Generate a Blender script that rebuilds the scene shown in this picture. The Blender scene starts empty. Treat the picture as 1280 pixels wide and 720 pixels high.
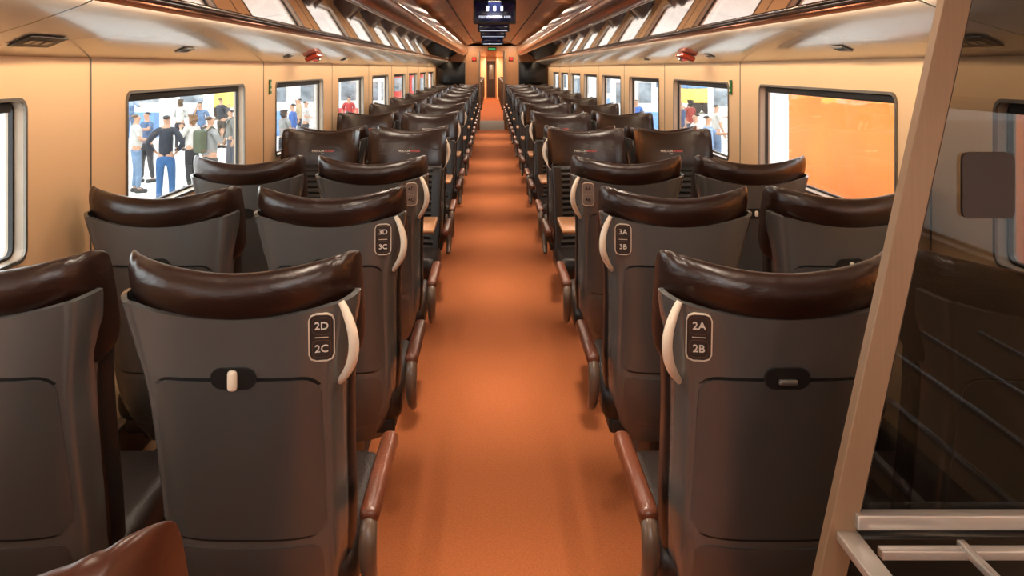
import bpy, bmesh, math, random
from mathutils import Vector, Matrix, Euler
random.seed(3)
S=bpy.context.scene
COL=S.collection
CX=-0.042; CZ=1.62; F=1000.0; VX=613.0; VY=85.0

# ------------------------------------------------------------ materials
def lin(c):
    o=[]
    for v in c:
        v=v/255.0
        o.append(v/12.92 if v<=0.04045 else ((v+0.055)/1.055)**2.4)
    return (o[0],o[1],o[2],1.0)
def mat(name,c,rough=0.5,metal=0.0,noise=0.0,nscale=8.0,bump=0.0,bscale=60.0,emit=0.0,coat=0.0,spec=0.5,ribs=0.0,stretch=None,bdist=.003):
    m=bpy.data.materials.new(name); m.use_nodes=True
    nt=m.node_tree; b=nt.nodes['Principled BSDF']
    col=lin(c)
    b.inputs['Base Color'].default_value=col
    b.inputs['Roughness'].default_value=rough
    b.inputs['Metallic'].default_value=metal
    b.inputs['Specular IOR Level'].default_value=spec
    b.inputs['Coat Weight'].default_value=coat
    tc=nt.nodes.new('ShaderNodeTexCoord')
    src=tc.outputs['Object']
    if stretch:
        mp=nt.nodes.new('ShaderNodeMapping'); mp.inputs['Scale'].default_value=stretch
        nt.links.new(src,mp.inputs['Vector']); src=mp.outputs['Vector']
    if noise>0:
        n=nt.nodes.new('ShaderNodeTexNoise'); n.inputs['Scale'].default_value=nscale; n.inputs['Detail'].default_value=6
        nt.links.new(src,n.inputs['Vector'])
        r=nt.nodes.new('ShaderNodeValToRGB')
        r.color_ramp.elements[0].position=0.3; r.color_ramp.elements[1].position=0.7
        r.color_ramp.elements[0].color=(col[0]*(1-noise),col[1]*(1-noise),col[2]*(1-noise),1)
        r.color_ramp.elements[1].color=(min(1,col[0]*(1+noise)),min(1,col[1]*(1+noise)),min(1,col[2]*(1+noise)),1)
        nt.links.new(n.outputs['Fac'],r.inputs['Fac']); nt.links.new(r.outputs['Color'],b.inputs['Base Color'])
    if bump>0 or ribs>0:
        bp=nt.nodes.new('ShaderNodeBump'); bp.inputs['Strength'].default_value=max(bump,ribs); bp.inputs['Distance'].default_value=0.01 if ribs>0 else bdist
        if ribs>0:
            w=nt.nodes.new('ShaderNodeTexWave'); w.bands_direction='Z'; w.inputs['Scale'].default_value=9.0
            nt.links.new(tc.outputs['Object'],w.inputs['Vector']); nt.links.new(w.outputs['Fac'],bp.inputs['Height'])
        else:
            n2=nt.nodes.new('ShaderNodeTexNoise'); n2.inputs['Scale'].default_value=bscale; n2.inputs['Detail'].default_value=4
            nt.links.new(src,n2.inputs['Vector']); nt.links.new(n2.outputs['Fac'],bp.inputs['Height'])
        nt.links.new(bp.outputs['Normal'],b.inputs['Normal'])
    if emit>0:
        b.inputs['Emission Color'].default_value=col; b.inputs['Emission Strength'].default_value=emit
    return m
def seam_mat(name,c,rough,metal,period,offset,width=0.008,noise=0.05,coat=0.0,slant=0.0,bump=0.0):
    m=mat(name,c,rough,metal,noise=noise,nscale=3,coat=coat,bump=bump,bscale=2.5,bdist=.02)
    nt=m.node_tree; b=nt.nodes['Principled BSDF']
    tc=nt.nodes['Texture Coordinate']
    sx=nt.nodes.new('ShaderNodeSeparateXYZ'); nt.links.new(tc.outputs['Object'],sx.inputs[0])
    ab=nt.nodes.new('ShaderNodeMath'); ab.operation='ABSOLUTE'; nt.links.new(sx.outputs['X'],ab.inputs[0])
    sl=nt.nodes.new('ShaderNodeMath'); sl.operation='MULTIPLY'; sl.inputs[1].default_value=slant; nt.links.new(ab.outputs[0],sl.inputs[0])
    a0=nt.nodes.new('ShaderNodeMath'); a0.operation='ADD'; nt.links.new(sx.outputs['Y'],a0.inputs[0]); nt.links.new(sl.outputs[0],a0.inputs[1])
    a=nt.nodes.new('ShaderNodeMath'); a.operation='ADD'; a.inputs[1].default_value=100*period-offset
    nt.links.new(a0.outputs[0],a.inputs[0])
    d=nt.nodes.new('ShaderNodeMath'); d.operation='MODULO'; d.inputs[1].default_value=period
    nt.links.new(a.outputs[0],d.inputs[0])
    l=nt.nodes.new('ShaderNodeMath'); l.operation='LESS_THAN'; l.inputs[1].default_value=width
    nt.links.new(d.outputs[0],l.inputs[0])
    mx=nt.nodes.new('ShaderNodeMix'); mx.data_type='RGBA'
    src=b.inputs['Base Color'].links[0].from_socket
    nt.links.new(l.outputs[0],mx.inputs[0]); nt.links.new(src,mx.inputs[6]); mx.inputs[7].default_value=(0.01,0.008,0.006,1)
    nt.links.new(mx.outputs[2],b.inputs['Base Color'])
    return m
def glass_mat(name,tint,gloss=0.08,base=0.0):
    m=bpy.data.materials.new(name); m.use_nodes=True; nt=m.node_tree; nt.nodes.clear()
    o=nt.nodes.new('ShaderNodeOutputMaterial'); t=nt.nodes.new('ShaderNodeBsdfTransparent'); g=nt.nodes.new('ShaderNodeBsdfGlossy')
    fr=nt.nodes.new('ShaderNodeLayerWeight'); fr.inputs['Blend'].default_value=0.15
    mu=nt.nodes.new('ShaderNodeMath'); mu.operation='MULTIPLY_ADD'; mu.inputs[1].default_value=gloss*4; mu.inputs[2].default_value=base
    mx=nt.nodes.new('ShaderNodeMixShader')
    t.inputs[0].default_value=(tint[0],tint[1],tint[2],1); g.inputs['Roughness'].default_value=0.02
    nt.links.new(fr.outputs['Fresnel'],mu.inputs[0]); nt.links.new(mu.outputs[0],mx.inputs[0])
    nt.links.new(t.outputs[0],mx.inputs[1]); nt.links.new(g.outputs[0],mx.inputs[2]); nt.links.new(mx.outputs[0],o.inputs[0])
    return m

M_shell=mat('shell_plastic',(90,88,86),0.24,noise=0.05,nscale=5,bump=0.05,bscale=250,spec=.9)
M_tray=mat('tray_plastic',(76,74,73),0.28,noise=0.05,nscale=5,bump=0.06,bscale=250,spec=.8)
M_gap=mat('gap_black',(9,9,9),0.6,noise=0.05)
M_recess=mat('recess_dark',(36,35,34),0.35,noise=0.05)
M_leather=mat('brown_leather',(42,23,16),0.32,noise=0.16,nscale=6,bump=0.65,bscale=20,bdist=.004,stretch=(1,1,2.2),spec=.6)
M_leatherl=mat('red_brown_leather',(78,42,28),0.36,noise=0.12,nscale=6,bump=0.3,bscale=20,bdist=.004)
M_ribbed=mat('ribbed_leather',(22,19,18),0.4,noise=0.1,ribs=0.8)
M_seatc=mat('cushion_leather',(32,23,20),0.40,noise=0.12,bump=0.3,bscale=160)
M_arm=mat('armrest_leather',(92,48,30),0.30,noise=0.15,bump=0.3,bscale=150,coat=.1)
M_pivot=mat('armrest_pivot',(92,74,62),0.28,noise=0.08)
M_base=mat('pedestal_dark',(28,26,25),0.5,noise=0.1)
M_cream=mat('cream_plastic',(236,220,198),0.30,noise=0.03)
M_plate=mat('plate_dark',(52,50,49),0.3,noise=0.05)
M_plates=mat('plate_silver',(150,146,140),0.3,0.3,noise=0.05)
M_platef=mat('plate_frame',(220,206,186),0.35,noise=0.03)
M_white=mat('lettering_white',(232,226,214),0.5,noise=0.02)
M_red=mat('lettering_red',(222,96,92),0.4,noise=0.03)
M_carpet=mat('carpet',(158,88,49),0.9,noise=0.18,nscale=140,bump=0.5,bscale=500,spec=0.2)
M_carpetshade=mat('carpet_shade',(66,42,30),0.95,noise=0.18,nscale=140,bump=0.5,bscale=500,spec=0.1)  # carpet tone darkened to stand in for shade under the seats
M_wall=mat('wall_laminate',(246,209,164),0.32,noise=0.03,nscale=1.5)
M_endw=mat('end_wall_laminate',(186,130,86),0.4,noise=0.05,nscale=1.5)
M_ceil=seam_mat('ceiling_laminate',(168,108,66),0.26,0.0,1.9,0.3)
M_under=seam_mat('rack_underside',(162,150,140),0.17,0.30,1.9,0.95,coat=.2,width=.014,slant=.6)
M_mirror=seam_mat('rack_polished',(168,108,66),0.03,1.0,1.9,0.95,width=0.02,slant=1.2)
M_bronze=mat('bronze_fascia',(150,90,54),0.16,0.8,noise=0.05)
M_chrome=mat('chrome',(220,212,202),0.10,1.0,noise=0.02)
M_alu=mat('bronze_aluminium',(144,116,90),0.42,0.3,noise=0.05,nscale=6,stretch=(30,30,1))
M_alub=mat('satin_aluminium',(196,190,182),0.28,0.55,noise=0.04,nscale=6)
M_gasket=mat('rubber_gasket',(22,20,20),0.5,noise=0.05)
M_reveal=mat('window_reveal',(176,160,142),0.35,noise=0.05)
M_frameg=mat('window_frame_grey',(124,118,110),0.30,0.5,noise=0.05)
M_glass=glass_mat('window_glass',(0.97,0.99,0.98),0.10)
M_smoke=glass_mat('smoked_glass',(0.19,0.175,0.165),0.07,.028)
M_table=mat('table_wood',(168,118,78),0.35,noise=0.08,nscale=4,stretch=(1,14,1))
M_dark=mat('dark_panel',(12,11,11),0.25,noise=0.05)
M_steel=mat('threshold_steel',(58,46,38),0.7,0.1,noise=0.1)

# ------------------------------------------------------------ mesh helpers
def mesh(name,verts,faces,m,smooth=True):
    me=bpy.data.meshes.new(name); me.from_pydata([tuple(v) for v in verts],[],faces)
    bm=bmesh.new(); bm.from_mesh(me); bmesh.ops.recalc_face_normals(bm,faces=bm.faces); bm.to_mesh(me); bm.free()
    if m: me.materials.append(m)
    if smooth:
        for p in me.polygons: p.use_smooth=True
    return me
def obj(name,me,parent=None,loc=(0,0,0),rot=(0,0,0)):
    o=bpy.data.objects.new(name,me); COL.objects.link(o)
    if parent: o.parent=parent
    o.location=loc; o.rotation_euler=rot
    return o
def empty(name,loc,label,cat,group=None,rot=(0,0,0)):
    e=bpy.data.objects.new(name,None); COL.objects.link(e); e.location=loc; e.rotation_euler=rot
    e.empty_display_size=0.1
    tag(e,label,cat,group); return e
def tag(o,label=None,cat=None,group=None,kind=None):
    if label:o['label']=label
    if cat:o['category']=cat
    if group:o['group']=group
    if kind:o['kind']=kind
def struct(o,label=None):
    o['kind']='structure'
    if label:o['label']=label
    return o
def autosmooth(me,ang=35):
    for p in me.polygons:p.use_smooth=True
    try: me.set_sharp_from_angle(angle=math.radians(ang))
    except Exception: pass
def rbox(name,c,s,bev,m,seg=3,rot=None):
    bm=bmesh.new(); bmesh.ops.create_cube(bm,size=1)
    for v in bm.verts: v.co=Vector((v.co.x*s[0],v.co.y*s[1],v.co.z*s[2]))
    if bev>0: bmesh.ops.bevel(bm,geom=list(bm.edges),offset=bev,segments=seg,affect='EDGES',profile=0.5)
    if rot: bmesh.ops.rotate(bm,verts=bm.verts,cent=(0,0,0),matrix=Euler(rot).to_matrix())
    bmesh.ops.translate(bm,verts=bm.verts,vec=c)
    me=bpy.data.meshes.new(name); bm.to_mesh(me); bm.free(); me.materials.append(m); autosmooth(me)
    return me
def prism(name,poly,y0,y1,m,smooth=False):
    n=len(poly); v=[(p[0],y0,p[1]) for p in poly]+[(p[0],y1,p[1]) for p in poly]
    f=[tuple(range(n)),tuple(range(n,2*n))]+[(i,(i+1)%n,n+(i+1)%n,n+i) for i in range(n)]
    return mesh(name,v,f,m,smooth)
def tube(name,path,radii,m,n=12,flat=1.0,ref=(0,1,0)):
    V=[];Fc=[]
    path=[Vector(p) for p in path]; ref=Vector(ref)
    for i,p in enumerate(path):
        t=(path[min(i+1,len(path)-1)]-path[max(i-1,0)]).normalized()
        a=t.cross(ref)
        if a.length<1e-4: a=t.cross(Vector((1,0,0)))
        a.normalize(); b=a.cross(t).normalized()
        r=radii[i] if isinstance(radii,(list,tuple)) else radii
        for k in range(n):
            q=2*math.pi*k/n
            V.append(p+a*math.cos(q)*r+b*math.sin(q)*r*flat)
    for i in range(len(path)-1):
        for k in range(n):
            Fc.append((i*n+k,i*n+(k+1)%n,(i+1)*n+(k+1)%n,(i+1)*n+k))
    Fc.append(tuple(range(n))); Fc.append(tuple(range((len(path)-1)*n,len(path)*n)))
    me=mesh(name,V,Fc,m); autosmooth(me,50); return me
def join(name,meshes):
    bm=bmesh.new(); mats=[]
    for me in meshes:
        base=len(bm.faces)
        bm.from_mesh(me); bm.faces.ensure_lookup_table()
        idx=[]
        for mm in me.materials:
            if mm not in mats: mats.append(mm)
            idx.append(mats.index(mm))
        for f in bm.faces[base:]:
            f.material_index=idx[f.material_index] if idx else 0
    out=bpy.data.meshes.new(name); bm.to_mesh(out); bm.free()
    for mm in mats: out.materials.append(mm)
    return out
def evalmesh(o):
    dg=bpy.context.evaluated_depsgraph_get()
    me=bpy.data.meshes.new_from_object(o.evaluated_get(dg)); return me
def subdiv(me,lv=1):
    o=bpy.data.objects.new('tmp',me); COL.objects.link(o)
    md=o.modifiers.new('s','SUBSURF'); md.levels=lv; md.render_levels=lv
    r=evalmesh(o); bpy.data.objects.remove(o)
    for p in r.polygons:p.use_smooth=True
    return r
def solid(me,t,off=0):
    o=bpy.data.objects.new('tmp',me); COL.objects.link(o)
    md=o.modifiers.new('s','SOLIDIFY'); md.thickness=t; md.offset=off
    r=evalmesh(o); bpy.data.objects.remove(o); autosmooth(r,50)
    return r
def text(name,s,size,m,ext=0.0008,bold=0.0,align='CENTER'):
    cu=bpy.data.curves.new(name,'FONT'); cu.body=s; cu.size=size; cu.extrude=ext; cu.offset=bold
    cu.align_x=align; cu.align_y='CENTER'; cu.resolution_u=3
    o=bpy.data.objects.new('tmp',cu); COL.objects.link(o)
    me=evalmesh(o); bpy.data.objects.remove(o)
    me.materials.clear(); me.materials.append(m); return me
def xf(me,mx):
    me.transform(mx); return me

# ------------------------------------------------------------ seat geometry
def cr(xs,ys,x):
    if x<=xs[0]:return ys[0]
    if x>=xs[-1]:return ys[-1]
    for i in range(len(xs)-1):
        if x<=xs[i+1]:break
    t=(x-xs[i])/(xs[i+1]-xs[i])
    p0=ys[max(i-1,0)];p1=ys[i];p2=ys[i+1];p3=ys[min(i+2,len(ys)-1)]
    return 0.5*((2*p1)+(-p0+p2)*t+(2*p0-5*p1+4*p2-p3)*t*t+(-p0+3*p1-3*p2+p3)*t**3)
ZS=[.28,.40,.55,.75,.92,1.04,1.14]
WS=[.160,.190,.206,.208,.214,.235,.252]
DS=[.13,.16,.17,.15,.13,.115,.100]
def wz(z): return cr(ZS,WS,z)
def dz(z): return cr(ZS,DS,z)
def yb(z): return (1.15-z)*0.19+ (max(0,.55-z)**2)*1.2
EX=.60
def crease(x,z):
    r=abs(x)/wz(z)
    g=math.exp(-((r-.915)/.045)**2)
    return -.010*g*min(1,max(0,(z-.35)/.15))
def surf_y(x,z):
    r=min(0.999,abs(x)/wz(z)); s=r**(1/EX); c=math.sqrt(1-s*s)
    return yb(z)+dz(z)*(1-c**.6)-0.006+crease(x,z)
def shell_mesh():
    nu,nv=73,30; V=[];Fc=[]
    for j in range(nv):
        v=j/(nv-1)
        for i in range(nu):
            t=-math.pi/2+math.pi*i/(nu-1)
            q=math.copysign(abs(math.sin(t))**EX,math.sin(t))
            ztop=1.094+.040*q*q
            z=.28+v*(ztop-.28)
            x=wz(z)*q; y=yb(z)+dz(z)*(1-max(0,math.cos(t))**.6)+crease(x,z)
            V.append((x,y,z))
    for j in range(nv-1):
        for i in range(nu-1):
            Fc.append((j*nu+i,j*nu+i+1,(j+1)*nu+i+1,(j+1)*nu+i))
    return solid(mesh('shell',V,Fc,M_shell),.012,0)
def panel_mesh(name,x0,z0,w,h,r,off,th,m,inset=0):
    rows=[]
    k=5
    for i in range(k+1):
        a=math.pi/2*i/k; rows.append((r*(1-math.cos(a)), r*(1-math.sin(a))))
    inner=8
    L=[(-h/2+d,w/2-e) for d,e in rows]
    L+=[(-h/2+r+(h-2*r)*i/inner,w/2) for i in range(1,inner)] if h-2*r>1e-4 else []
    L+=[(h/2-d,w/2-e) for d,e in reversed(rows)]
    nx=17;V=[];Fc=[]
    nr=len(L)
    for s in (0,1):
        for (zz,hw) in L:
            for i in range(nx):
                x=x0+hw*(-1+2*i/(nx-1)); z=z0+zz
                V.append((x,surf_y(x,z)-crease(x,z)-off+s*th,z))
    N=nr*nx
    for j in range(nr-1):
        for i in range(nx-1):
            a=j*nx+i; Fc.append((a,a+1,a+nx+1,a+nx)); a+=N; Fc.append((a,a+nx,a+nx+1,a+1))
    border=[i for i in range(nx)]+[j*nx+nx-1 for j in range(1,nr)]+[(nr-1)*nx+i for i in range(nx-2,-1,-1)]+[j*nx for j in range(nr-2,0,-1)]
    for i in range(len(border)):
        a=border[i];b=border[(i+1)%len(border)]; Fc.append((a,b,b+N,a+N))
    me=mesh(name,V,Fc,m); autosmooth(me,40); return me
def headrest_mesh():
    sec=[(.016,.95),(.016,1.01),(.014,1.066),(.000,1.088),(-.014,1.110),(-.018,1.138),(-.010,1.166),(.010,1.184),(.034,1.188),(.058,1.176),(.076,1.13),(.084,1.05),(.080,.965),(.062,.922),(.036,.912)]
    n=len(sec);V=[];Fc=[];ns=57
    cyc=.035; zc=1.09
    for i in range(ns):
        t=-math.pi/2+math.pi*i/(ns-1)
        q=math.copysign(abs(math.sin(t))**.74,math.sin(t)); a=abs(q)
        wrap=.120*(1-max(0,math.cos(t))**.80)
        end=max(0,(abs(t)-.82)/(math.pi/2-.82))
        k=math.sqrt(max(.02,1-end**2.4))
        fold=1-.035*math.exp(-((abs(t)-.98)/.05)**2)-.02*math.exp(-((abs(t)-.80)/.05)**2)
        for (y,z) in sec:
            yy=cyc+(y-cyc)*k*fold*(1-.12*a**2)
            zz=zc+(z-zc)*(.55+.45*k)*fold
            V.append((.252*q, yb(z)+yy+wrap, zz+.042*a**1.7))
    for i in range(ns-1):
        for k in range(n):
            Fc.append((i*n+k,i*n+(k+1)%n,(i+1)*n+(k+1)%n,(i+1)*n+k))
    Fc.append(tuple(range(n)));Fc.append(tuple(range((ns-1)*n,ns*n)))
    return subdiv(mesh('headrest',V,Fc,M_leather),1)
def cushion_mesh():
    n=40;V=[];Fc=[]
    zs=[.40,.41,.45,.52,.60,.70,.80,.88,.94,.97,.98]
    ks=[.6,.85,.97,1,1,1,1,1,.97,.85,.6]
    for z,k in zip(zs,ks):
        w=wz(z)+.014
        for i in range(n):
            t=2*math.pi*i/n
            sx=math.copysign(abs(math.sin(t))**.6,math.sin(t)); cy=math.copysign(abs(math.cos(t))**.6,math.cos(t))
            x=w*sx; th=.042*k
            y=yb(z)+.110+th*cy+(.055*abs(sx)**3 if cy>0 else .02*abs(sx)**2)
            V.append((x*(.9+.1*k),y,z))
    for j in range(len(zs)-1):
        for i in range(n):
            Fc.append((j*n+i,j*n+(i+1)%n,(j+1)*n+(i+1)%n,(j+1)*n+i))
    Fc.append(tuple(range(n)));Fc.append(tuple(range((len(zs)-1)*n,len(zs)*n)))
    me=mesh('back_cushion',V,Fc,M_ribbed); me.materials.append(M_seatc)
    for p in me.polygons:
        if abs(p.center.x)>.165 or p.normal.y<.2: p.material_index=1
    return me
def handle_mesh(sd):
    pts=[];rad=[]
    n=21
    for i in range(n):
        t=i/(n-1)
        z=1.130-.196*t
        x=.230+.036*math.sin(math.pi*min(1,t*1.02))**.9-.016*t
        y=surf_y(.208,z)-.006-.032*math.sin(math.pi*t)
        pts.append((sd*x,y,z)); rad.append(.0050+.0062*math.sin(math.pi*min(1,max(0,.05+t*.92)))**.6)
    return tube('grab_handle',pts,rad,M_cream,n=14,flat=1.0)
RX=math.radians(90+10.8)
PXO=.186; PZ=1.052
def onback(x,z,off):
    return Matrix.Translation((x,surf_y(x,z)-off,z))@Euler((RX,0,math.copysign(math.radians(10),x) if abs(x)>.1 else 0)).to_matrix().to_4x4()
def rr2d(name,w,h,r,th,m,hole=None,k=5):
    def loop(w,h,r):
        L=[]
        for cx,cy,a0 in ((w/2-r,h/2-r,0),(-w/2+r,h/2-r,90),(-w/2+r,-h/2+r,180),(w/2-r,-h/2+r,270)):
            for i in range(k+1):
                a=math.radians(a0+90*i/k); L.append((cx+r*math.cos(a),cy+r*math.sin(a)))
        return L
    A=loop(w,h,r);n=len(A)
    if not hole:
        V=[(x,y,0) for x,y in A]+[(x,y,th) for x,y in A]
        Fc=[tuple(range(n)),tuple(range(n,2*n))]+[(i,(i+1)%n,n+(i+1)%n,n+i) for i in range(n)]
    else:
        B=loop(w-2*hole,h-2*hole,max(.001,r-hole))
        V=[(x,y,0) for x,y in A]+[(x,y,th) for x,y in A]+[(x,y,0) for x,y in B]+[(x,y,th) for x,y in B]
        Fc=[]
        for i in range(n):
            j=(i+1)%n
            Fc+=[(i,j,n+j,n+i),(2*n+i,2*n+j,3*n+j,3*n+i),(n+i,n+j,3*n+j,3*n+i),(i,j,2*n+j,2*n+i)]
    me=mesh(name,V,Fc,m,False); autosmooth(me,30); return me

H_shell=shell_mesh(); H_head=headrest_mesh(); H_cush=cushion_mesh()
H_headl=H_head.copy(); H_headl.materials.clear(); H_headl.materials.append(M_leatherl)
H_seat=rbox('seat_cushion',(0,.465,.425),(.455,.50,.125),.045,M_seatc,4,rot=(math.radians(3),0,0))
H_ped=join('pedestal',[rbox('a',(0,.42,.335),(.40,.36,.06),.015,M_base),rbox('b',(0,.42,.165),(.09,.26,.30),.02,M_base),rbox('c',(0,.42,.016),(.16,.42,.022),.008,M_base)])
H_tray=panel_mesh('tray_table',0,.768,.356,.375,.038,.0055,.009,M_tray)
H_gap=panel_mesh('tray_gap',0,.768,.370,.389,.045,.0015,.004,M_gap)
H_low=panel_mesh('lower_cover',0,.460,.33,.19,.03,.003,.006,M_tray)
H_rec=panel_mesh('latch_recess',0,.964,.096,.048,.023,.0075,.006,M_recess)
H_latchc=rbox('latch',(0,surf_y(0,.96)-.013,.962),(.021,.016,.044),.008,M_cream)
H_latchs=rbox('latch',(0,surf_y(0,.96)-.013,.964),(.014,.014,.026),.005,M_cream)
H_latchg=rbox('latch',(0,surf_y(0,.96)-.011,.958),(.040,.012,.012),.005,M_frameg)
H_handle={}; H_plate={}
def pad(sx):
    return rbox('armrest_pad',(sx,.325,.612),(.046,.40,.042),.018,M_arm,4,rot=None)
def pivot(sx):
    pts=[];rad=[]
    for (y,z,r) in ((.150,.612,.019),(.125,.590,.021),(.112,.555,.022),(.118,.515,.021),(.140,.475,.019),(.175,.440,.017),(.22,.415,.015)):
        pts.append((sx,y,z)); rad.append(r)
    t=subdiv(tube('a',pts,rad,M_pivot,n=10,flat=1.0,ref=(1,0,0)),1)
    return join('armrest_pivot',[t,rbox('b',(sx*.965,.24,.575),(.026,.20,.035),.008,M_base)])
for sd in (1,-1):
    H_handle[sd]=handle_mesh(sd)
    T=onback(sd*PXO,PZ,.003)
    for mk,pm_ in (('d',M_plate),('s',M_plates)):
        H_plate[(sd,mk)]=join('number_plate',[xf(rr2d('p',.050,.104,.014,.004,pm_,k=2),T),
        xf(rr2d('q',.055,.109,.016,.006,M_platef,hole=.0026,k=2),T),
        xf(rr2d('c',.040,.040,.010,.0048,M_pivot if mk=='d' else M_frameg,hole=.0008,k=2),T@Matrix.Translation((0,.026,0))),
        xf(rr2d('c',.040,.040,.010,.0048,M_pivot if mk=='d' else M_frameg,hole=.0008,k=2),T@Matrix.Translation((0,-.026,0))),
        xf(rbox('l',(0,0,.0045),(.028,.0018,.001),0,M_platef),T)])
def textmesh(s,dy,sd,m):
    t1=text('t',s,.024,m,bold=.0002); t1.transform(Matrix.Translation((0,dy,.0055)))
    return xf(t1,onback(sd*PXO,PZ,.003))
RF=Euler((math.radians(79.2),0,math.pi)).to_matrix().to_4x4()
def logo_mesh():
    a=text('t','FRECCIA',.021,M_white,bold=.0004,align='RIGHT'); b=text('t','ROSSA',.021,M_red,bold=.0004,align='LEFT')
    c=text('t','1000',.010,M_white)
    a.transform(Matrix.Translation((.012,0,0))); b.transform(Matrix.Translation((.014,0,0))); c.transform(Matrix.Translation((0,-.018,0)))
    j=join('headrest_logo',[a,b,c])
    return xf(j,Matrix.Translation((0,yb(1.07)+.0855,1.07))@RF)
H_logo=logo_mesh()

SP=(.270,-.270)
H_padm={s:pad(s) for s in SP}
H_pivm={s:pivot(s) for s in SP}

def seat(x,Y,facing,aisle,detail,label,nums=None,latch='grey',plate='d',head=None):
    rz=0 if facing=='away' else math.pi
    e=empty('train_seat',(x,Y,0),label,'seat','coach seats in rows along the aisle',rot=(0,0,rz))
    side=1 if x<0 else -1
    sd=side if facing=='away' else -side
    def P(n,me,par=None,lab=None):
        o=obj(n,me,par or e)
        if lab:o['label']=lab
        return o
    P('seat_shell',H_shell,lab='dark grey moulded plastic back shell'); P('headrest',head or H_head,lab='winged brown leather headrest'); P('back_cushion',H_cush); P('seat_cushion',H_seat); P('pedestal',H_ped)
    if aisle:
        k=round(.270*sd,3)
        a=P('armrest',H_padm[k],lab='brown leather armrest pad'); 
        P('armrest_pivot',H_pivm[k],a)
    if facing=='away' and detail>=1:
        t=P('tray_table',H_tray,lab='folded dark grey tray table'); P('tray_gap',H_gap,t); P('lower_cover',H_low)
        r=P('latch_recess',H_rec,t)
        P('tray_latch',{'cream':H_latchc,'small':H_latchs,'grey':H_latchg}[latch],t)
    if aisle and detail>=1:
        P('grab_handle',H_handle[sd],lab='curved cream plastic grab handle')
        if facing=='away':
            p=P('number_plate',H_plate[(sd,plate)],lab='seat number plate with cream outline')
            if nums:
                tm=M_white if plate=='d' else M_base
                P('seat_number',textmesh(nums[0],.026,sd,tm),p); P('seat_number',textmesh(nums[1],-.026,sd,tm),p)
    if facing=='toward' and detail>=1:
        P('headrest_logo',H_logo,lab='small white and red lettering')
    return e

AX=.585; WX=1.155
LA='grey-shelled coach seat, brown leather headrest, cream handle, plate %s'
rows=[(.60,None),(1.665,'2'),(2.63,'3'),(3.58,'4')]
for Y,n in rows:
    if n is None:
        seat(-AX,Y,'away',True,1,'coach seat with smooth reddish brown leather headrest at the doorway end',('1D','1C'),'grey',head=H_headl); continue
    pl='s' if n=='4' else 'd'
    seat(-AX,Y,'away',True,2,LA%(n+'D '+n+'C'),(n+'D',n+'C'),'cream' if n=='2' else 'small',pl)
    seat(AX,Y,'away',True,2,LA%(n+'A '+n+'B'),(n+'A',n+'B'),'grey' if n=='2' else 'small',pl)
    seat(-WX,Y,'away',False,2,'grey-shelled window seat with brown leather headrest and tray table',None,'small')
    seat(WX,Y,'away',False,2,'grey-shelled window seat with brown leather headrest and tray table',None,'grey' if n=='2' else 'small')
YF0=5.40; PER=1.88
for k in range(9):
    Yf=YF0+PER*k; Ya=Yf+.11
    d=1 if k<3 else 0
    for x in (-WX,-AX,AX,WX):
        seat(x,Yf,'toward',abs(x)==AX,d,'brown leather coach seat with winged headrest, facing the doorway end')
        if k<8: seat(x,Ya,'away',abs(x)==AX,d,'dark grey coach seat set back to back with another')
tys=[4.54]+[YF0+.1+PER*k+.90 for k in range(8)]
for ty in tys:
    for sx in (-1,1):
        e=empty('folding_table',(sx*.88,ty,0),'wood-toned table between facing seats, fixed to the wall','table','tables between facing seats')
        top=rbox('table_top',(0,0,.73),(1.06,.38,.024),.010,M_table); obj('table_top',top,e)
        hinge=rbox('table_hinge',(-sx*.28,0,.708),(.03,.36,.02),.004,M_frameg); obj('table_hinge',hinge,e)
        leg=join('table_support',[rbox('a',(sx*.34,0,.365),(.05,.10,.69),.015,M_base),rbox('b',(sx*.34,0,.018),(.14,.24,.024),.008,M_base),rbox('c',(sx*.30,0,.700),(.40,.16,.035),.01,M_base)])
        obj('table_support',leg,e)

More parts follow.
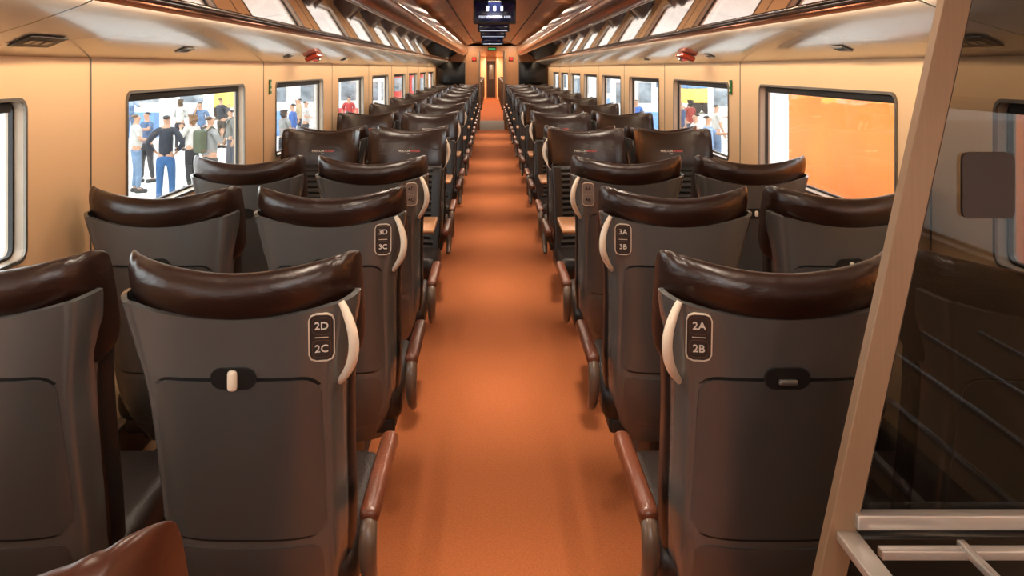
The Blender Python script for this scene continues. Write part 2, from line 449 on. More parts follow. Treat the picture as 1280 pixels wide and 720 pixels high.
# ------------------------------------------------------------ room shell
Y0,Y1=-2.0,21.0
fl=rbox('floor',(0,(Y0+Y1)/2,-.05),(3.0,Y1-Y0,.1),0,M_carpet); struct(obj('floor',fl),'orange brown carpeted floor of the coach')
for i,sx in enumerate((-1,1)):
    struct(obj('trim_%d'%(90+i),rbox('t',(sx*1.01,(Y0+Y1)/2,.002),(.90,Y1-Y0-.02,.006),0,M_carpetshade)),'floor strip coloured dark for the shade under the seats')  # thin strips with the under-seat shade put into their colour
fs=rbox('floor',(0,(21+24.6)/2,-.05),(3.0,3.6,.1),0,M_steel); struct(obj('floor',fs),'dark vestibule floor')
f3=rbox('floor',(0,34.8,-.05),(3.0,20.4,.1),0,M_carpet); struct(obj('floor',f3),'orange brown carpet of the next coach')
ZB,ZT=1.04,1.52
WXW=1.465
DEP=.055
def wall_mesh(name,sx,cells,spans):
    V=[];Fc=[];MI=[];k=6;r=.036
    def quad(a,b,c,d):
        i=len(V);V.extend([a,b,c,d]);Fc.append((i,i+1,i+2,i+3));MI.append(0)
    X=sx*WXW; XO=sx*(WXW+DEP)
    for (a,b) in spans: quad((X,a,0),(X,b,0),(X,b,1.70),(X,a,1.70))
    for (ca,cb,wa,wb) in cells:
        inn=[];out=[];dp=[]
        for (cy,cz,a0,oy,oz) in ((wb-r,ZT-r,0,cb,1.70),(wa+r,ZT-r,90,ca,1.70),(wa+r,ZB+r,180,ca,0),(wb-r,ZB+r,270,cb,0)):
            for i in range(k+1):
                a=math.radians(a0+90*i/k); t=i/k
                py=cy+r*math.cos(a);pz=cz+r*math.sin(a)
                inn.append((X,py,pz)); dp.append((XO,cy+(r-.004)*math.cos(a),cz+(r-.004)*math.sin(a)))
                if a0 in (0,180):
                    o=(oy,cz+(oz-cz)*min(1,2*t)) if t<=.5 else (oy+(cy-oy)*(2*t-1),oz)
                else:
                    o=(cy+(oy-cy)*min(1,2*t),oz) if t<=.5 else (oy,oz+(cz-oz)*(2*t-1))
                out.append((X,o[0],o[1]))
        n=len(inn);base=len(V);V.extend(inn+out+dp)
        for i in range(n):
            j=(i+1)%n
            Fc.append((base+i,base+j,base+n+j,base+n+i)); Fc.append((base+i,base+j,base+2*n+j,base+2*n+i)); MI.extend([0,1])
    me=mesh(name,V,Fc,M_wall,False); me.materials.append(M_reveal)
    for p,mi in zip(me.polygons,MI): p.material_index=mi
    return me
def ring(name,X,wa,wb,za,zb,r,t,th,m):
    me=rr2d(name,wb-wa,zb-za,r,th,m,hole=t)
    me.transform(Matrix.Translation((X,(wa+wb)/2,(za+zb)/2))@Matrix(((0,0,1,0),(1,0,0,0),(0,1,0,0),(0,0,0,1))))
    return me
wn=1;tn=1
for sx,s0,Pw,Wd in ((-1,3.13,2.17,1.48),(1,2.97,2.09,1.50)):
    starts=[s0+Pw*i for i in range(-2,8)]
    g_=(Pw-Wd)/2
    cells=[(s-g_,s-g_+Pw,s,s+Wd) for s in starts]
    lo=cells[0][0]; hi=cells[-1][1]
    sp=[(Y0,lo)] if lo>Y0 else []
    if hi<Y1: sp.append((hi,Y1))
    o=obj('wall_left' if sx<0 else 'wall_right',wall_mesh('w',sx,cells,sp)); struct(o,'cream laminate side wall of the coach')
    for (ca,cb,wa,wb) in cells:
        g=rr2d('g',wb-wa,ZT-ZB,.036,.006,M_glass)
        g.transform(Matrix.Translation((sx*(WXW+DEP-.006),(wa+wb)/2,(ZT+ZB)/2))@Matrix(((0,0,1,0),(1,0,0,0),(0,1,0,0),(0,0,0,1))))
        w=struct(obj('window_%d'%wn,g),'wide coach window with rounded corners'); wn+=1
        fr=obj('window_frame',ring('f',sx*(WXW+DEP-.02)-.007,wa-.001,wb+.001,ZB-.001,ZT+.001,.036,.012,.014,M_gasket),w)
        tr=obj('window_surround',ring('f',sx*(WXW-.003)-.004,wa-.010,wb+.010,ZB-.010,ZT+.010,.042,.011,.008,M_frameg),w)
        bl=rbox('b',(sx*(WXW+.030),(wa+wb)/2,ZT-.018),(.026,Wd-.06,.034),.008,M_gasket); obj('roller_blind',bl,w)
        for yy in (ca+.06,):
            t=rbox('t',(sx*(WXW-.001),yy,.85),(.004,.008,1.62),0,M_frameg); o=struct(obj('trim_%d'%tn,t),'thin vertical panel joint'); tn+=1
    t=rbox('t',(sx*(WXW-.03),(Y0+Y1)/2,.20),(.06,Y1-Y0-.1,.18),.02,M_frameg); struct(obj('baseboard_left' if sx<0 else 'baseboard_right',t),'grey heater duct along the wall foot')
half=[(1.465,1.68),(1.465,2.0),(1.28,2.12),(.85,2.16),(.62,2.22),(.42,2.275),(.20,2.29)]
prof=half+[(-x,z) for x,z in reversed(half)]
c=mesh('ceiling',[(x,Y0,z) for x,z in prof]+[(x,Y1,z) for x,z in prof],[(i,i+1,len(prof)+i+1,len(prof)+i) for i in range(len(prof)-1)],M_ceil)
autosmooth(c,30); struct(obj('ceiling',solid(c,.03,1)),'brown coach ceiling')
for i,x in enumerate((-.45,-.20,.20,.45)):
    struct(obj('trim_%d'%(60+i),rbox('t',(x,(Y0+Y1)/2,2.286 if abs(x)<.3 else 2.262),(.010,Y1-Y0-.1,.012),0,M_steel)),'thin ceiling joint')
struct(obj('wall_back',rbox('w',(0,-2.05,1.2),(3.1,.1,2.5),0,M_wall)),'cream end wall')
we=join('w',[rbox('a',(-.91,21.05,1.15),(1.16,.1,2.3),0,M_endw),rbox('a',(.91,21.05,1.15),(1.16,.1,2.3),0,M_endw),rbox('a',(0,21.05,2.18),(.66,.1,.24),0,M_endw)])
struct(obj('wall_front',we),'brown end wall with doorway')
for i,sx in enumerate((-1,1)):
    struct(obj('trim_%d'%(70+i),rbox('t',(sx*.345,20.975,1.03),(.05,.05,2.06),.008,M_alu)),'metal door post')
    e=empty('glass_partition',(sx*1.06,20.80,0),'black glass partition behind the last seats','partition')
    obj('partition_panel',rbox('p',(0,0,1.42),(.72,.03,.70),.01,M_dark),e)
    obj('partition_post',rbox('p',(-sx*.37,0,1.0),(.03,.04,2.0),.008,M_alu),e)
for i,sx in enumerate((-1,1)):
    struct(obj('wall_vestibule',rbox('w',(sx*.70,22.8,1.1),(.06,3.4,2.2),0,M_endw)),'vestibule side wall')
    struct(obj('wall_corridor',rbox('w',(sx*.85,34.5,1.1),(.06,19,2.2),0,M_wall)),'side wall of the next coach')
    struct(obj('trim_%d'%(80+i),rbox('w',(sx*.53,24.8,1.1),(.36,.10,2.2),.01,M_alu)),'gangway door frame')
    struct(obj('trim_%d'%(82+i),rbox('w',(sx*.53,41,1.1),(.50,.10,2.2),.01,M_wall)),'far door frame')
struct(obj('ceiling',rbox('c',(0,33,2.23),(1.8,24,.06),0,M_ceil)),'ceiling of vestibule and next coach')
struct(obj('wall_corridor_end',rbox('w',(0,44.2,1.1),(1.8,.1,2.2),0,M_endw)),'brown end of the next coach')
struct(obj('door_1',join('d',[rbox('w',(0,44.12,1.0),(.46,.04,2.0),.01,M_steel),rbox('w',(0,44.09,1.4),(.24,.02,.8),.005,M_frameg)])),'distant end door with glazed panel')
for i,y in enumerate([26.2,28.1,30,32,34,36,38]):
    for sx in (-1,1):
        e=empty('train_seat',(sx*.54,y,0),'distant brown coach seat in the next coach','seat','seats in the next coach',rot=(0,0,math.pi))
        me=rbox('n',(0,.08,.72),(.44,.12,.95),.04,M_leather); obj('back_cushion',me,e); obj('seat_cushion',rbox('n',(0,.28,.34),(.42,.36,.14),.04,M_seatc),e)
        obj('pedestal',rbox('n',(0,.25,.14),(.10,.2,.28),.02,M_base),e)

# ------------------------------------------------------------ overhead racks
for sx in (-1,1):
    e=empty('overhead_luggage_rack',(sx*1.1,9.5,1.66),'grey overhead luggage rack with polished copper front','luggage rack')
    def L(me): 
        me.transform(Matrix.Translation((-sx*1.1,-9.5,-1.66))); return me
    pu=[(1.460,1.655),(1.36,1.690),(1.25,1.738),(1.15,1.790),(1.075,1.838),(1.07,1.855),(1.15,1.81),(1.25,1.765),(1.36,1.72),(1.460,1.70)]
    u=prism('u',[(sx*a,b) for a,b in pu],Y0+.02,Y1-.02,M_under,True); autosmooth(u,40); o=obj('underside_panel',u,e); o.location=(-sx*1.1,-9.5,-1.66)
    pm=[(1.055,1.838),(.72,1.936),(.72,1.950),(1.055,1.853)]
    u=prism('m',[(sx*a,b) for a,b in pm],Y0+.02,Y1-.02,M_mirror,False); o=obj('polished_shelf',u,e); o.location=(-sx*1.1,-9.5,-1.66)
    fa=prism('f',[(sx*.72,1.934),(sx*.665,1.970),(sx*.635,2.03),(sx*.625,2.13),(sx*.64,2.13),(sx*.65,2.035),(sx*.68,1.982),(sx*.72,1.952)],Y0+.02,Y1-.02,M_bronze,True); autosmooth(fa,50)
    obj('bronze_fascia',L(fa),e)
    obj('edge_trim',L(tube('t',[(sx*1.065,Y0+.02,1.838),(sx*1.065,Y1-.02,1.838)],.012,M_chrome,12,ref=(0,0,1))),e)
    obj('added_light_lip',L(rbox('t',(sx*1.092,9.5,1.812),(.006,22.9,.026),.002,M_bronze)),e,)  # lip added to screen the hidden wall-wash lamp
    obj('middle_trim',L(tube('t',[(sx*.705,Y0+.02,1.942),(sx*.705,Y1-.02,1.942)],.010,M_chrome,12,ref=(0,0,1))),e)
    obj('front_trim',L(tube('t',[(sx*.632,Y0+.02,2.03),(sx*.632,Y1-.02,2.03)],.006,M_chrome,12,ref=(0,0,1))),e)
    obj('shelf_bed',L(rbox('t',(sx*1.20,9.5,1.93),(.40,22.9,.02),0,M_frameg)),e)
def underside(sx,t,d):
    if t<.52: x=1.460-.21*(t/.52); z=1.655+.083*(t/.52)
    else: x=1.25-.175*((t-.52)/.48); z=1.738+.092*((t-.52)/.48)
    return x,z-.004
for sx,d,w,h in ((-1,2.30,.07,.20),(1,2.30,.07,.20),(-1,3.40,.05,.11),(1,3.15,.05,.11),(-1,5.15,.05,.11),(1,5.05,.05,.11),(-1,7.1,.05,.11),(1,7.1,.05,.11)):
    x,z=underside(sx,.30,d)
    ang=math.atan2(.083,.21)
    e=empty('seat_number_sign',(sx*x,d,z-.004),'small dark sign plate under the luggage rack','sign','signs under the luggage rack',rot=(0,sx*ang,0))
    obj('sign_plate',rbox('s',(0,0,0),(w,h,.004),.0015,M_frameg if h<.15 else M_gasket),e)
    if h<.15:
        for q in (-.033,0,.033): obj('sign_symbol',rbox('s',(0,q,-.0028),(.022,.022,.0015),0,M_gasket),e)
    else:
        for q in (-.05,-.01,.04): obj('sign_symbol',rbox('s',(0,q,-.0028),(.022,.03,.0015),0,M_frameg),e)
M_hammer=mat('red_plastic',(150,52,36),0.15,noise=0.05,coat=0.5)
for sx,d in ((-1,5.7),(1,5.5)):
    x,z=underside(sx,.40,d)
    e=empty('emergency_hammer_box',(sx*x,d,z-.02),'red emergency hammer box under the luggage rack','hammer box','emergency hammer boxes',rot=(0,sx*.4,0))
    obj('box_body',rbox('b',(0,0,0),(.10,.18,.035),.012,M_hammer),e)
    obj('hammer',join('h',[tube('h',[(0,-.06,-.022),(0,.05,-.022)],.008,M_red,8,ref=(0,0,1)),rbox('k',(0,.055,-.022),(.05,.02,.02),.004,M_chrome)]),e)
M_green=mat('sign_green',(30,110,60),0.4,noise=0.03)
for sx,d in ((-1,5.15),(1,5.0)):
    e=empty('exit_direction_sign',(sx*1.458,d,1.50),'small green emergency sign on the wall panel','sign','green wall signs')
    obj('sign_plate',rbox('s',(0,0,0),(.008,.04,.09),.002,M_green),e)
    obj('sign_symbol',join('s',[rbox('s',(-sx*.005,0,.015),(.002,.012,.025),0,M_white),rbox('s',(-sx*.005,0,-.02),(.002,.022,.015),0,M_white)]),e)
M_screen=mat('screen_black',(12,18,44),0.12,noise=0.1,emit=.3)
M_glyph=mat('screen_glyph',(200,216,240),.4,noise=.01,emit=.7)
for i,(d,w,h) in enumerate(((7.9,.42,.24),(10.6,.42,.13),(12.6,.40,.13),(15.4,.42,.16))):
    zt=2.300
    e=empty('ceiling_display',(0,d,zt),'near-black information display hanging from the brown ceiling','display','ceiling displays')
    zc=-.006-h/2 if i==0 else -.07-h/2
    obj('display_bracket',rbox('d',(0,0,-.03),(.10,.04,.09),.004,M_gasket),e)
    obj('display_housing',rbox('d',(0,0,zc),(w,.10,h),.012,M_gasket),e)
    obj('display_screen',rbox('d',(0,-.052,zc),(w-.04,.006,h-.05),.002,M_screen),e)
    if i==0:
        t=text('t','FRECCIAROSSA 1000',.034,M_glyph,bold=.0005); t.transform(Matrix.Translation((0,-.057,zc-.055))@Euler((math.pi/2,0,0)).to_matrix().to_4x4())
        obj('display_lettering',t,e)
        for q in (-.07,0,.07):
            r_=rr2d('r',.026,.052,.006,.002,M_glyph); r_.transform(Matrix.Translation((q,-.057,zc+.030))@Euler((math.pi/2,0,0)).to_matrix().to_4x4()); obj('display_symbol',r_,e)
    else:
        obj('display_strip',rbox('d',(0,-.054,zc-h/2+.012),(w-.06,.008,.010),.002,M_glyph),e)
M_redl=mat('red_lamp',(230,40,30),0.3,emit=2.0,noise=.02); M_grnl=mat('green_lamp',(60,180,110),0.3,emit=.4,noise=.02)
for x,m,nm in ((-.47,M_redl,'red'),(.50,M_redl,'red'),(.0,M_grnl,'green')):
    e=empty('indicator_lamp',(x,20.985,1.86 if nm=='red' else 2.12),'small glowing %s indicator sign by the end door'%nm,'lamp')
    obj('lamp_housing',rbox('b',(0,0,0),(.11,.03,.10) if nm=='red' else (.22,.03,.09),.006,M_gasket),e)
    obj('lamp_lens',rbox('b',(0,-.014,0),(.08,.012,.07) if nm=='red' else (.18,.012,.05),.004,m),e)

# ------------------------------------------------------------ luggage rack (near, right)
D=1.2
e=empty('luggage_rack_partition',(.45,D,0),'slanted bronze-toned post with smoked glass and luggage shelf bars','luggage rack')
def N(n,me,par=e,lab=None):
    me.transform(Matrix.Translation((-.45,-D,0))); o=obj(n,me,par)
    if lab:o['label']=lab
    return o
def barq(p,q,w,dp,m,bev=.006):
    p=Vector(p);q=Vector(q);L=(q-p).length
    me=rbox('b',(0,0,0),(w,dp,L),bev,m,1)
    ang=math.atan2((q-p).x,(q-p).z)
    me.transform(Matrix.Translation((p+q)/2)@Matrix.Rotation(ang,4,'Y')); return me
xb,zb_=.466,.858; xt,zt_=.654,1.722; sl=(xt-xb)/(zt_-zb_)
ztop=1.925; xtop=xb+sl*(ztop-zb_)
N('post',barq((xb-sl*.05,D,zb_-.05),(xtop,D,ztop),.040,.022,M_alu,.0012),lab='slanted bronze-toned aluminium post')
N('post_foot',rbox('p',(xb-.012,D,.41),(.038,.022,.82),.0012,M_alu))
N('post_gasket',barq((xb+.022+sl*.09,D,zb_+.09),(xtop+.022,D,ztop),.004,.014,M_gasket,.001))
zc=.945
gl=mesh('g',[(xb+.02+sl*(zc-zb_),D,zc),(1.455,D,zc),(1.455,D,1.65),(1.07,D,1.80),(1.05,D,1.83),(xb+.02+sl*(1.83-zb_),D,1.83)],[(0,1,2,3,4,5)],M_smoke,False)
N('glass_panel',gl,lab='smoked glass panel')
N('cross_rail',rbox('r',(.97,D-.01,.948),(.94,.020,.022),.002,M_alub),lab='pale horizontal aluminium rail')
N('cross_rail',rbox('r',(.975,D-.045,.920),(.91,.016,.014),.002,M_alub))
N('shelf_bar',rbox('r',(.488,.74,.925),(.032,.90,.014),.002,M_alub))
for x in (.645,.79,.94,1.09,1.24): N('shelf_bar',rbox('r',(x,.735,.925),(.012,.87,.012),.002,M_alub))
N('lower_panel',rbox('r',(.965,D+.02,.46),(.94,.02,.90),.004,M_dark),lab='black lower panel')
sg=rr2d('s',.078,.098,.010,.006,mat('sign_brown',(40,25,21),.45,noise=.06)); sg.transform(Matrix.Translation(((1232-613)/1000*D+CX,D-.002,CZ-.146*D))@Euler((math.pi/2,0,0)).to_matrix().to_4x4())
N('glass_sign',sg,lab='dark brown rounded sign plate')

# ------------------------------------------------------------ outside
GZ=-1.18
M_ground=mat('concrete_ground',(204,202,198),0.9,noise=0.08,nscale=.6)
struct(obj('ground',rbox('g',(0,20,GZ-.1),(120,120,.2),0,M_ground)),'pale concrete ground outside')
M_orange=mat('orange_paint',(250,146,60),0.30,noise=0.16,nscale=1.1)
M_wht=mat('white_panel',(236,236,234),0.6,noise=0.03); M_blue=mat('blue_panel',(110,150,204),0.5,noise=0.12,nscale=1.5); M_yel=mat('yellow_panel',(232,200,96),0.5,noise=0.12,nscale=1.5); M_redp=mat('red_panel',(206,74,66),0.5,noise=0.10,nscale=1.5); M_leaf=mat('leaf_green',(100,134,64),0.8,noise=0.3,nscale=5)
M_win=mat('dark_glazing',(80,96,112),0.15,noise=0.1)
M_post=mat('poster_mixed',(150,160,170),0.4,noise=0.5,nscale=2.5)
e=empty('rail_car',(3.9,4.0,GZ),'orange painted rail car standing alongside the train','train')
rp=[(-.92,.55),(-1.0,.8),(-1.0,3.5),(-.85,3.9),(-.4,4.1),(.4,4.1),(.85,3.9),(1.0,3.5),(1.0,.8),(.92,.55)]
b=prism('r',rp,-5.9,3.9,M_orange,True); autosmooth(b,30); obj('car_body',b,e)
obj('underframe',rbox('u',(0,-1,.40),(1.5,9.0,.36),.05,M_base),e)
for yy in (-4.5,-3,.8,2.6):
    w=join('w',[tube('w',[(s*.75-.06,yy,.42),(s*.75+.06,yy,.42)],.42,M_steel,24,ref=(0,0,1)) for s in (-1,1)]); obj('wheelset',w,e)
tt=text('t','FRECCIAROSSA 1000',.24,mat('faded_lettering',(254,168,84),.4,noise=.02),bold=.004)
tt.transform(Matrix.Translation((-1.003,1.4,2.60))@Euler((math.pi/2,0,-math.pi/2)).to_matrix().to_4x4()); obj('car_lettering',tt,e)
def booth(x,y,w,d,h,mm,m2,label,rz=0):
    e=empty('exhibition_booth',(x,y,GZ),label,'booth',rot=(0,0,rz))
    obj('booth_wall',rbox('b',(0,d/2,h/2),(w,.12,h),.02,mm),e)
    obj('booth_roof',rbox('b',(0,0,h+.06),(w+.4,d+.5,.16),.03,M_wht),e)
    for sx in (-1,1):
        for sy in (-1,1): obj('booth_post',rbox('b',(sx*(w/2-.06),sy*(d/2-.06),h/2),(.1,.1,h),.01,M_wht),e)
    obj('booth_fascia',rbox('b',(0,-d/2-.1,h-.15),(w,.08,.26),.01,m2),e)
    obj('booth_counter',rbox('b',(0,-d/2+.3,.5),(w*.5,.5,1.0),.03,m2),e)
    for q in (-.25,.25): obj('display_poster',rbox('b',(q*w,d/2-.08,1.7),(w*.28,.03,.9),.005,M_post),e)
booth(-14.5,34,4,4,2.75,M_wht,M_blue,'white exhibition booth with blue fascia')
booth(-9.2,35,2.6,4,2.75,M_wht,M_blue,'white exhibition booth with pale blue fascia')
booth(-6.2,37,2.6,3,3.4,M_wht,M_redp,'white exhibition booth with red fascia')
booth(-5.6,52,3,3,3.4,M_redp,M_redp,'red exhibition booth with white roof')
booth(-4.9,64,3,3,3.4,M_redp,M_wht,'red exhibition booth with white roof')
booth(9.8,31,2.0,3,3.1,M_wht,M_yel,'white exhibition booth with yellow fascia')
booth(6.3,34,2.0,3,3.1,M_wht,M_blue,'white exhibition booth with pale blue fascia')
booth(6.4,48,3.5,3,3.2,M_wht,M_blue,'white exhibition booth with blue fascia')
def vehicle(x,y,rz):
    e=empty('rail_work_vehicle',(x,y,GZ),'yellow rail work vehicle with blue cab on display','vehicle',rot=(0,0,rz))
    obj('vehicle_body',rbox('b',(0,0,1.1),(4.2,2.2,.9),.12,M_yel),e)
    obj('vehicle_cab',rbox('b',(-1.2,0,2.3),(1.6,2.1,1.6),.18,M_blue),e)
    obj('cab_glazing',rbox('b',(-1.2,-1.06,2.5),(1.2,.06,.8),.03,M_win),e)
    obj('crane_arm',tube('a',[(.6,0,1.6),(1.0,0,2.9),(2.6,0,3.2)],[.16,.14,.10],M_yel,10,ref=(0,1,0)),e)
    for wx in (-1.4,-.5,.7,1.5): obj('wheel',tube('w',[(wx,-1.05,.45),(wx,-.85,.45)],.45,M_steel,20,ref=(0,0,1)),e)
vehicle(-16.2,44,.15); vehicle(-22.0,50,-.1); vehicle(13.6,50,.2)
M_fac=mat('facade_grey',(196,200,204),.7,noise=.05)
def building(x,y,w,d,h,label):
    e=empty('building',(x,y,GZ),label,'building')
    obj('building_body',rbox('b',(0,0,h/2),(w,d,h),.1,M_fac),e)
    for r in range(2):
        bands=rbox('b',(0,-d/2-.03,1.6+r*2.4),(w*.9,.1,1.1),.02,M_win); obj('window_band',bands,e)
building(-26,70,40,8,6.2,'long grey hall with dark window bands')
building(24,76,40,8,6.2,'long grey hall with dark window bands')
def tree(x,y,h):
    e=empty('tree',(x,y,GZ),'green leafy tree beside the exhibition ground','tree','trees outside')
    obj('trunk',tube('t',[(0,0,0),(.05,0,h*.3),(0,.05,h*.6)],[.16,.12,.07],mat('bark',(86,66,48),.9,noise=.2),10,ref=(0,1,0)),e)
    bm=bmesh.new()
    for i in range(14):
        a=random.random()*6.28; rr=random.random()*h*.2
        s=bmesh.ops.create_icosphere(bm,subdivisions=3,radius=h*(.13+.07*random.random()),matrix=Matrix.Translation((rr*math.cos(a),rr*math.sin(a),h*(.55+.35*random.random()))))
        for v in s['verts']: v.co+=Vector((random.uniform(-1,1),random.uniform(-1,1),random.uniform(-1,1)))*h*.022
    me=bpy.data.meshes.new('f');bm.to_mesh(me);bm.free();me.materials.append(M_leaf);obj('foliage',me,e)
tree(-25,56,6);tree(-20.5,58,6);tree(-17.5,55,5);tree(-15,60,5.6);tree(17.5,54,7)

# ------------------------------------------------------------ people
def skin(name,verts,edges,rad,m,root=0,sub=1):
    me=bpy.data.meshes.new(name); me.from_pydata(verts,edges,[])
    o=bpy.data.objects.new('tmp',me); COL.objects.link(o)
    o.modifiers.new('k','SKIN')
    for i,r in enumerate(rad):
        me.skin_vertices[0].data[i].radius=r if isinstance(r,tuple) else (r,r)
    me.skin_vertices[0].data[root].use_root=True
    sm=o.modifiers.new('s','SUBSURF'); sm.levels=sub; sm.render_levels=sub
    r=evalmesh(o); bpy.data.objects.remove(o)
    r.materials.clear(); r.materials.append(m)
    for p in r.polygons:p.use_smooth=True
    return r
_pm={}
def cm(c,r=.8):
    k=(c,r)
    if k not in _pm: _pm[k]=mat('cloth',tuple(int(v*.80) for v in c),r,noise=.2,nscale=7,bump=.6,bscale=9,bdist=.02)
    return _pm[k]
SK=(222,170,138)
def person(x,y,h,ang,shirt,trou,hair,label,pose='down',stride=0.0,pack=None,longhair=False,skinc=SK,short=False,lean=0.0):
    e=empty('person',(x,y,GZ),label,'person','people standing outside',rot=(0,0,ang)); k=h/1.75
    e.scale=(k,k,k)
    arms={}
    L_=lean
    for s in (-1,1):
        sh=(s*.175+L_*.4,0,1.43)
        if pose=='akimbo': el=(s*.33,-.06,1.20); wr=(s*.20,.06,1.04)
        elif pose=='camera': el=(s*.24,.08,1.20); wr=(s*.09,.28,1.40)
        elif pose=='fold': el=(s*.24,.05,1.18); wr=(s*.06,.20,1.16)
        elif pose=='strap' and s==1: el=(s*.24,.06,1.20); wr=(s*.13,.16,1.36)
        elif pose=='phone' and s==1: el=(s*.25,.04,1.22); wr=(s*.15,.10,1.52)
        elif pose=='point' and s==-1: el=(s*.26,.18,1.32); wr=(s*.28,.42,1.34)
        else: el=(s*.235,-.02+s*.03,1.16); wr=(s*.25,.06+s*.05,.93)
        arms[s]=(sh,el,wr)
    V=[(0,0,.96),(L_*.1,0,1.10),(L_*.3,.0,1.30),(L_*.4,-.005,1.45),(L_*.5,.0,1.53),(L_*.5,.02,1.585),(L_*.6,.010,1.65),(L_*.6,-.005,1.705),(L_*.6,.105,1.635)]
    E=[(0,1),(1,2),(2,3),(3,4),(4,5),(5,6),(6,7),(6,8)]
    R=[.125,.11,.125,.075,.052,.058,.078,.060,.012]
    for s in (-1,1):
        sh,el,wr=arms[s]
        i=len(V); d=(Vector(wr)-Vector(el)).normalized(); palm=Vector(wr)+d*.075
        V+= [sh,el,wr,tuple(palm)]; R+=[.055,.042,.028,(.036,.020)]; E+=[(3,i),(i,i+1),(i+1,i+2),(i+2,i+3)]
        side=d.cross(Vector((0,1,0)) if abs(d.y)<.8 else Vector((0,0,1))).normalized(); fw=side.cross(d).normalized()
        for q,(o,L) in enumerate(((-.030,.065),(-.010,.080),(.010,.075),(.030,.058))):
            j=len(V); a=palm+fw*o+d*.03; b=a+d*L*.55; c=b+d*L*.35-side*s*.018
            V+=[tuple(a),tuple(b),tuple(c)]; R+=[.010,.009,.008]; E+=[(i+3,j),(j,j+1),(j+1,j+2)]
        j=len(V); a=palm-d*.035-fw*.042; b=a+d*.045-fw*.018
        V+=[tuple(a),tuple(b)];R+=[.011,.009];E+=[(i+3,j),(j,j+1)]
        st=stride*s
        i=len(V); V+=[(s*.095,0,.90),(s*.105,.03+st*.5,.50),(s*.11,st,.09),(s*.12,st+.14,.035)]; R+=[.085,.055,.038,.032]; E+=[(0,i),(i,i+1),(i+1,i+2),(i+2,i+3)]
    obj('body',skin('body',V,E,R,cm(skinc,.55)),e)
    V=[(0,0,.93),(L_*.1,0,1.10),(L_*.3,0,1.30),(L_*.4,-.005,1.455)];E=[(0,1),(1,2),(2,3)];R=[.155,.138,.152,.090]
    for s in (-1,1):
        sh,el,wr=arms[s]; i=len(V); end=Vector(el).lerp(Vector(wr),-.15 if short else .92)
        V+=[sh,el if not short else tuple(Vector(sh).lerp(Vector(el),.5)),tuple(end) if not short else tuple(Vector(sh).lerp(Vector(el),.85))];R+=[.072,.056,.045];E+=[(3,i),(i,i+1),(i+1,i+2)]
    obj('jacket' if not short else 'shirt',skin('sh',V,E,R,cm(shirt)),e)
    V=[(0,0,1.0),(0,0,.93)];E=[(0,1)];R=[.135,.145]
    for s in (-1,1):
        st=stride*s; i=len(V);V+=[(s*.098,0,.86),(s*.105,.03+st*.5,.50),(s*.11,st,.10)];R+=[.100,.072,.058];E+=[(1,i),(i,i+1),(i+1,i+2)]
    obj('trousers',skin('tr',V,E,R,cm(trou)),e)
    for s in (-1,1):
        st=stride*s; obj('shoe',rbox('s',(s*.115,st+.06,.045),(.10,.27,.09),.035,cm((40,36,34),.5)),e)
    hx=L_*.6
    V=[(hx,-.02,1.66),(hx,-.025,1.70),(hx,-.035,1.73)];E=[(0,1),(1,2)];R=[.086,.084,.045]
    if longhair: V+=[(hx,-.06,1.60),(hx,-.075,1.50)];E+=[(0,3),(3,4)];R+=[.07,.055]
    obj('hair',skin('h',V,E,R,cm(hair,.6)),e)
    for s in (-1,1):
        obj('eye',rbox('e',(hx+s*.030,.083,1.652),(.020,.012,.010),.003,cm((30,24,20),.3)),e)
    if pack:
        bk=rbox('b',(L_*.3,-.215,1.26),(.30,.16,.44),.06,cm(pack)); obj('backpack',bk,e)
        for s in (-1,1): obj('backpack_strap',tube('t',[(s*.10,-.16,1.44),(s*.11,-.03,1.54),(s*.11,.11,1.44),(s*.12,.15,1.28)],.018,cm(pack),8,ref=(1,0,0)),e)
def px(u,d): return (u-VX)/F*d+CX
person(px(207,16.2),16.2,1.86,math.radians(10),(46,52,64),(56,104,160),(40,32,28),'man with dark jacket and blue jeans, hands on hips','akimbo',.06,lean=.04)
person(px(240,18.5),18.5,1.72,math.radians(60),(232,228,222),(40,40,46),(150,110,70),'woman in white top and dark trousers raising both hands','camera',.05,longhair=True)
person(px(263,16.2),16.2,1.84,math.radians(-40),(170,172,170),(80,76,72),(90,66,48),'man in grey shirt wearing an olive backpack','strap',.04,pack=(90,98,74),lean=-.04)
person(px(170,18.0),18.0,1.78,math.radians(-60),(232,230,226),(120,150,186),(120,92,66),'man in white shirt and pale jeans, arms folded','fold',.03,short=True,lean=.05)
person(px(184,19.6),19.6,1.74,math.radians(150),(96,122,160),(46,46,52),(60,46,38),'person in blue shirt and dark trousers','point',.08,short=True)
person(px(289,21.0),21.0,1.72,math.radians(120),(130,134,130),(60,70,90),(70,50,40),'person in grey jacket carrying a dark backpack','down',.05,pack=(50,56,60))
person(px(366,24),24,1.75,math.radians(90),(80,122,200),(60,66,84),(60,44,34),'person in blue jacket walking','down',.12)
person(px(382,27),27,1.70,math.radians(-90),(230,226,222),(60,60,66),(110,80,50),'person in white shirt standing','fold',.03,short=True)
person(px(436,30),30,1.75,math.radians(180),(200,60,60),(50,52,60),(60,44,34),'person in red shirt standing','down',.03,short=True)
person(px(870,19),19,1.74,math.radians(100),(226,224,220),(70,80,106),(80,60,44),'person in white shirt facing a companion','fold',.03,short=True)
person(px(884,17.5),17.5,1.78,math.radians(-120),(150,176,214),(60,60,70),(60,46,36),'person in light blue shirt facing a companion','point',.03,short=True)
person(px(795,27),27,1.75,math.radians(180),(70,120,200),(50,52,60),(60,44,34),'person in blue shirt standing','down',.03,short=True)
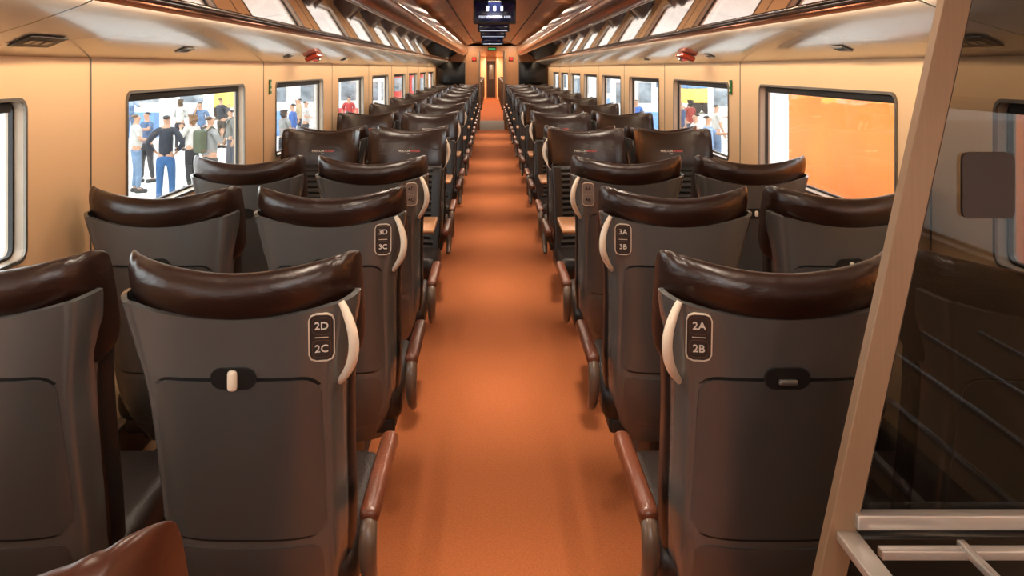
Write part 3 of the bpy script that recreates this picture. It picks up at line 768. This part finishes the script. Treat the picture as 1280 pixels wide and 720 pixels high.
cl=[(232,230,226,'white'),(110,140,180,'light blue'),(66,70,78,'dark grey'),(170,170,168,'grey'),(214,190,150,'beige'),(60,80,120,'navy'),(176,70,60,'red')]
for i,(u,d) in enumerate(((225,27),(252,25),(277,28),(355,22),(374,30),(850,24),(862,27),(895,23),(163,30))):
    c_=cl[i%7]
    person(px(u,d),d,1.64+.2*random.random(),random.random()*6.28,c_[:3],random.choice([(60,66,84),(46,46,52),(110,130,160),(90,80,70)]),random.choice([(50,38,30),(110,84,56),(70,54,42)]),'person in %s top standing in the crowd'%c_[3],random.choice(['down','fold','strap','camera','phone','point']),random.random()*.12,short=bool(i%2),longhair=(i%3==0),lean=random.uniform(-.08,.08))

# ------------------------------------------------------------ lights
def area(name,loc,rot,sx,sy,power,col,spread=None):
    l=bpy.data.lights.new(name,'AREA'); l.shape='RECTANGLE'; l.size=sx; l.size_y=sy; l.energy=power; l.color=col
    if spread: l.spread=spread
    o=bpy.data.objects.new(name,l); COL.objects.link(o); o.location=loc; o.rotation_euler=rot; return o
warm=(1.0,.84,.66)
for k in range(12):
    yy=-.4+1.9*k
    for sx in (-1,1):
        area('ceiling_light',(sx*.52,yy,2.235),(0,0,0),.05,.5,9.5,warm)
    area('aisle_band_fill',(0,yy+.6,2.280),(0,0,0),.12,.12,6.0,warm,math.radians(54))  # added narrow-beam fill that throws crosswise bands on the aisle carpet
for sx in (-1,1):
    area('wall_wash_fill',(sx*1.100,9.5,1.808),(0,-sx*math.radians(80),0),.012,22.6,74,(1,.78,.54))  # added fill, unseen behind the lip, brightening the side walls
area('vestibule_light',(0,22.8,2.18),(0,0,0),.5,2.5,22,(1,.8,.6))
area('corridor_light',(0,34.5,2.18),(0,0,0),.3,18,360,(1,.78,.55))
area('seatback_fill_light',(0,-1.6,2.05),(math.radians(68),0,0),1.8,.35,24,(.93,.96,1))  # added fill behind the camera, unseen, to lift the seat backs
w=bpy.data.worlds.new('World'); S.world=w; w.use_nodes=True
bg=w.node_tree.nodes['Background']; bg.inputs[0].default_value=(.95,.97,1,1); bg.inputs[1].default_value=5.2

# ------------------------------------------------------------ camera
cam=bpy.data.cameras.new('Camera'); co=bpy.data.objects.new('Camera',cam); COL.objects.link(co)
co.location=(CX,0,CZ); co.rotation_euler=(math.pi/2,0,0)
cam.sensor_width=36; cam.lens=36*F/1280; cam.shift_x=(640-VX)/1280; cam.shift_y=-(360-VY)/1280; cam.clip_start=.05; cam.clip_end=300
S.camera=co
S.view_settings.view_transform='Standard'
